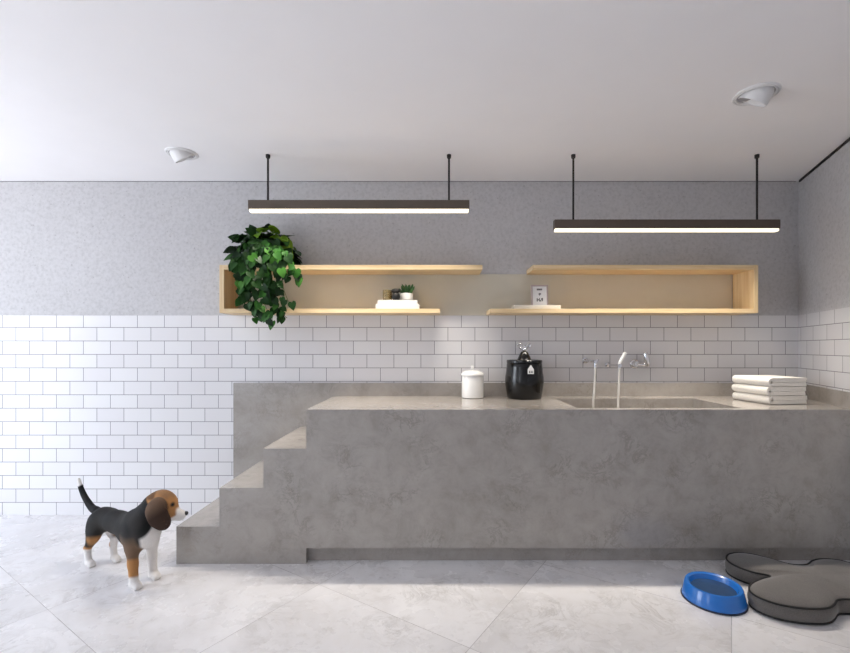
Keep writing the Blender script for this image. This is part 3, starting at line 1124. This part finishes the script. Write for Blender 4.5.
f = smin(f, ell(G, (-.202, 0, .258), (.086, .066, .069)), .04)
f = smin(f, ell(G, (.225, 0, .285), (.070, .066, .080)), .04)            # breast
f = smin(f, seg(G, (.175, 0, .325), (.268, .002, .415), .066, .047), .04) # neck
# tail
tp = [(-.295, 0, .292), (-.345, 0, .300), (-.395, -.002, .330), (-.440, -.004, .368), (-.472, -.006, .410), (-.492, -.006, .446)]
tr = [.024, .020, .0175, .0155, .0135, .010]
tq = [tuple(v) for v in catmull(tp, 4)]
trr = np.interp(np.linspace(0, 5, len(tq)), range(6), tr)
tl3 = None
for i in range(len(tq)-1):
    e = seg(G, tq[i], tq[i+1], trr[i], trr[i+1])
    tl3 = e if tl3 is None else np.minimum(tl3, e)
f = smin(f, tl3, .02)
# hind legs
def hind(f, y, dx, sgn):
    f = smin(f, ell(G, (-.222+dx*.3, y*.95, .215), (.055, .035, .083), roty(.35)), .03)
    f = smin(f, seg(G, (-.212+dx*.6, y*1.1, .175), (-.276+dx, y*1.1, .098), .031, .018), .018)
    f = smin(f, seg(G, (-.283+dx, y*1.1, .098), (-.268+dx, y*1.1, .030), .0185, .0165), .012)
    f = smin(f, ell(G, (-.250+dx, y*1.1, .017), (.034, .023, .017)), .014)
    for q in (-1.2, -.4, .4, 1.2):
        f = smin(f, ell(G, (-.226+dx-.004*abs(q), y*1.1+q*.0108, .012), (.016, .0062, .013)), .002)
    return f
f = hind(f, -.046, 0, -1)
f = hind(f, .046, .066, 1)
def fore(f, y, dx):
    f = smin(f, ell(G, (.188+dx*.3, y*1.05, .235), (.040, .033, .072), roty(-.2)), .03)
    f = smin(f, seg(G, (.194+dx*.6, y*1.05, .195), (.202+dx, y*1.05, .115), .029, .023), .022)
    f = smin(f, seg(G, (.200+dx, y*1.05, .125), (.210+dx, y*1.05, .030), .0235, .0215), .012)
    f = smin(f, ell(G, (.226+dx, y*1.05, .017), (.036, .026, .018)), .014)
    for q in (-1.2, -.4, .4, 1.2):
        f = smin(f, ell(G, (.252+dx-.005*abs(q), y*1.05+q*.0118, .012), (.017, .0068, .0135)), .002)
    return f
f = fore(f, -.05, .0)
f = fore(f, .05, -.018)
# head
f = smin(f, ell(G, H(.052, 0, .430), (.070, .058, .065), RH), .03)
f = smin(f, ell(G, H(.088, 0, .412), (.046, .050, .050), RH), .02)       # brow and cheeks
f = smin(f, seg(G, H(.102, 0, .376), H(.162, 0, .356), .037, .0235), .022)  # muzzle
f = smin(f, seg(G, H(.096, 0, .358), H(.152, 0, .342), .025, .0155), .012)  # jaw
f = smin(f, ell(G, H(.170, 0, .360), (.016, .014, .012), RH), .008)
for sg_ in (-1, 1):   # brow ridges
    f = smin(f, ell(G, H(.098, sg_*.026, .437), (.018, .014, .010), RH), .012)
# ears: broad hanging flaps
ears = None
for sg_ in (-1, 1):
    yy = sg_*.064
    e = ell(G, H(.056, sg_*.055, .445), (.028, .014, .026), RH)
    e = smin(e, ell(G, H(.042, yy, .405), (.046, .0105, .054), RH), .03)
    e = smin(e, ell(G, H(.076, yy+sg_*.003, .357), (.046, .0095, .054), RH @ roty(-.35)), .03)
    f = smin(f, e, .004)
    ears = e if ears is None else np.minimum(ears, e)
V, F = surface_nets(f, lo, h)
# two rounds of gentle smoothing along the mesh edges
ed = np.array([(q[i], q[(i+1) % 4]) for q in F for i in range(4)])
for _ in range(1):
    sm = np.zeros_like(V); ct = np.zeros(len(V))
    np.add.at(sm, ed[:, 0], V[ed[:, 1]]); np.add.at(ct, ed[:, 0], 1)
    np.add.at(sm, ed[:, 1], V[ed[:, 0]]); np.add.at(ct, ed[:, 1], 1)
    V = V*.55 + .45*sm/np.maximum(ct, 1)[:, None]
V[:, 2] = np.maximum(V[:, 2], 0)
# coat pattern: black saddle, tan head and thighs, white chest, legs, muzzle and tail tip
rs = np.random.RandomState(3)
def wob(s, ph):
    return (np.sin(V[:, 0]*61*s+ph)+np.sin(V[:, 1]*73*s+ph*2)+np.sin(V[:, 2]*67*s+ph*3))/3
x_, y_, z_ = V[:, 0]+.008*wob(1, .3), V[:, 1]+.004*wob(1.2, 1.1), V[:, 2]+.008*wob(1, 2.0)
col3 = lambda c: np.array(lin(c)[:3])
BLACK, TAN, TAN2, WHITE, BROWN, GREYB = map(col3, ('#161516', '#b98552', '#7d6450', '#ece8e4', '#3a281e', '#37332f'))
colr = np.tile(BLACK, (len(V), 1))
def paint(mask, c, soft=None):
    m = np.clip(mask, 0, 1)[:, None]
    colr[:] = colr*(1-m) + c*m
step_ = lambda v, e, w=.012: np.clip((v-e)/w+.5, 0, 1)
paint(.35*step_(.5+.5*wob(.8, 2.6), .62, .3)*step_(z_, .2, .1), GREYB)
paint(.55*step_(.30+.05*wob(.5, .4), z_, .10)*step_(x_, -.2, .1), GREYB)
# belly and chest white
paint(step_(.205, z_, .012)*step_(.135, x_)*step_(x_, -.24)*step_(.020, np.abs(y_), .012), WHITE)
paint(step_(x_ + .55*(y_+.0) - .10*(z_-.3), .238, .014)*step_(.325 + 1.2*np.minimum(y_, 0), z_, .02), WHITE)
paint(step_(.215, z_, .02)*step_(x_, .12)*step_(y_, -.018, .02), WHITE)
# near shoulder brown, foreleg tan, paw white
near = step_(-.022, y_, .01)
far = 1 - near
paint(near*step_(.245, z_, .05)*step_(x_, .13)*step_(.25, x_)*.85, TAN2)
paint(near*step_(.150, z_, .016)*step_(x_, .12), TAN)
paint(step_(.058, z_, .012)*step_(x_, .12), WHITE)
paint(far*step_(.20, z_, .02)*step_(x_, .12), WHITE)
# hind legs
paint(step_(.178, z_, .03)*step_(x_, -.222+.07*far, .03)*step_(.0, x_), TAN*.9)
paint(step_(.112, z_, .02)*step_(.0, x_), TAN)
paint(step_(.092, z_, .014)*step_(.0, x_), WHITE)
paint(far*step_(.150, z_, .02)*step_(.02, x_)*step_(y_, .0), WHITE)
paint(far*step_(.03, np.abs(z_-.118), .012)*step_(.0, x_)*step_(-.205, x_, .012), TAN)
# tail
tail = step_(-.30, x_)*step_(z_, .29)
paint(step_(z_ - .5*(x_+.47), .413, .008)*step_(-.42, x_), WHITE)
# head
hx = ((V[:, 0]-HP[0])*ch + (V[:, 1]-HP[1])*sh_)/HS
hy = -(V[:, 0]-HP[0])*sh_ + (V[:, 1]-HP[1])*ch
hz = V[:, 2]
hxw, hzw = hx+.006*wob(1.3, .2), hz+.006*wob(1.2, .9)
head = step_(hx + .9*(hz-.42), .022, .012)*step_(hz, .325)*step_(hx, -.02)
paint(head*step_(V[:, 0], .2), TAN)
paint(head*.6*step_(hz + .25*hx, .487, .03), TAN2)
paint(head*.35*step_(.5+.5*wob(2.1, 1.7), .6, .4), TAN2)
paint(head*step_(hxw, .098)*step_(.358 + .45*(hxw-.118), hzw, .012), WHITE)
paint(head*step_(hxw + .2*(hz-.4), .137, .014)*step_(.398, hz, .014), WHITE)
paint(head*step_(.030, hx)*step_(hz, .46)*.7, BROWN)
# ears
ii = np.clip(np.round((V-lo)/h).astype(int), 0, dims-1)
ev = ears[ii[:, 0], ii[:, 1], ii[:, 2]]
earm = step_(.004, ev, .004)*step_(np.abs(hy), .049, .006)
paint(earm, BROWN)
paint(earm*step_(hz - .5*(hx-.05), .415, .07)*.75, TAN2)
# eyes' dark lids
for sg_ in (-1, 1):
    dd = np.linalg.norm(V - np.array(H(.121, sg_*.033, .425)), axis=1)
    paint(step_(.013, dd, .006)*.8, BROWN)

dog = thing('dog', 'beagle puppy standing in profile before the steps, tail raised', 'dog', (-1.717, 2.468, 0), math.radians(-29.2))
me = bpy.data.meshes.new('body')
me.from_pydata(V.tolist(), [], F)
me.update()
for p in me.polygons:
    p.use_smooth = True
ca = me.color_attributes.new('coat', 'FLOAT_COLOR', 'POINT')
ca.data.foreach_set('color', np.concatenate([colr, np.ones((len(V), 1))], 1).astype(np.float32).ravel())
me.materials.append(M['fur'])
body = bpy.data.objects.new('body', me)
C.objects.link(body); body.parent = dog
for sg_ in (-1, 1):
    bm = NB(); ellipsoid(bm, H(.1205, sg_*.0335, .4245), (.0085, .0085, .008), 16, 12)
    obj('eye', bm, M['eye'], dog, 180)
bm = NB(); ellipsoid(bm, H(.184, 0, .362), (.0125, .0135, .0115), 18, 12)
obj('nose', bm, M['nose'], dog, 180)

# ------------------------------------------------------------------ daylight
w = bpy.data.worlds.new('sky')
bpy.context.scene.world = w
w.use_nodes = True
nt = w.node_tree
bg = nt.nodes['Background']
tc = nt.nodes.new('ShaderNodeTexCoord')
sp = nt.nodes.new('ShaderNodeSeparateXYZ')
rp = nt.nodes.new('ShaderNodeValToRGB')
nt.links.new(tc.outputs['Generated'], sp.inputs[0])
mr = nt.nodes.new('ShaderNodeMapRange')
mr.inputs['From Min'].default_value = -1; mr.inputs['From Max'].default_value = 1
nt.links.new(sp.outputs['Z'], mr.inputs['Value'])
nt.links.new(mr.outputs[0], rp.inputs['Fac'])
el = rp.color_ramp.elements
el[0].position = .0; el[0].color = (1.2, 1.24, 1.3, 1)
el[1].position = 1.0; el[1].color = (.68, .80, 1.0, 1)
e = el.new(.36); e.color = (1.12, 1.16, 1.23, 1)
e = el.new(.42); e.color = (.50, .55, .62, 1)
e = el.new(.50); e.color = (.46, .52, .60, 1)
e = el.new(.53); e.color = (1.05, 1.12, 1.2, 1)
e = el.new(.6); e.color = (.80, .89, 1.0, 1)
nt.links.new(rp.outputs['Color'], bg.inputs['Color'])
bg.inputs['Strength'].default_value = 8.3

def portal(name, loc, rot, sx, sy):
    ld = bpy.data.lights.new(name, 'AREA')
    ld.shape = 'RECTANGLE'; ld.size = sx; ld.size_y = sy
    ld.cycles.is_portal = True
    o = bpy.data.objects.new(name, ld)
    C.objects.link(o); o.location = loc; o.rotation_euler = rot
    return o
portal('doorway_portal', (XL-.10, (D0+D1)/2, DT/2), (PI/2, 0, -PI/2), D1-D0, DT)
portal('fill_window_portal', ((W0+W1)/2, YF-.10, (WZ0+WZ1)/2), (PI/2, 0, 0), W1-W0, WZ1-WZ0)

sc = bpy.context.scene
sc.view_settings.view_transform = 'Standard'
sc.view_settings.look = 'None'
sc.view_settings.gamma = 1
sc.view_settings.use_curve_mapping = False
sc.view_settings.exposure = 0.0
sc.cycles.use_denoising = True
sc.cycles.max_bounces = 10
sc.cycles.diffuse_bounces = 7
sc.cycles.sample_clamp_indirect = 8
sc.cycles.caustics_reflective = False
sc.cycles.caustics_refractive = False
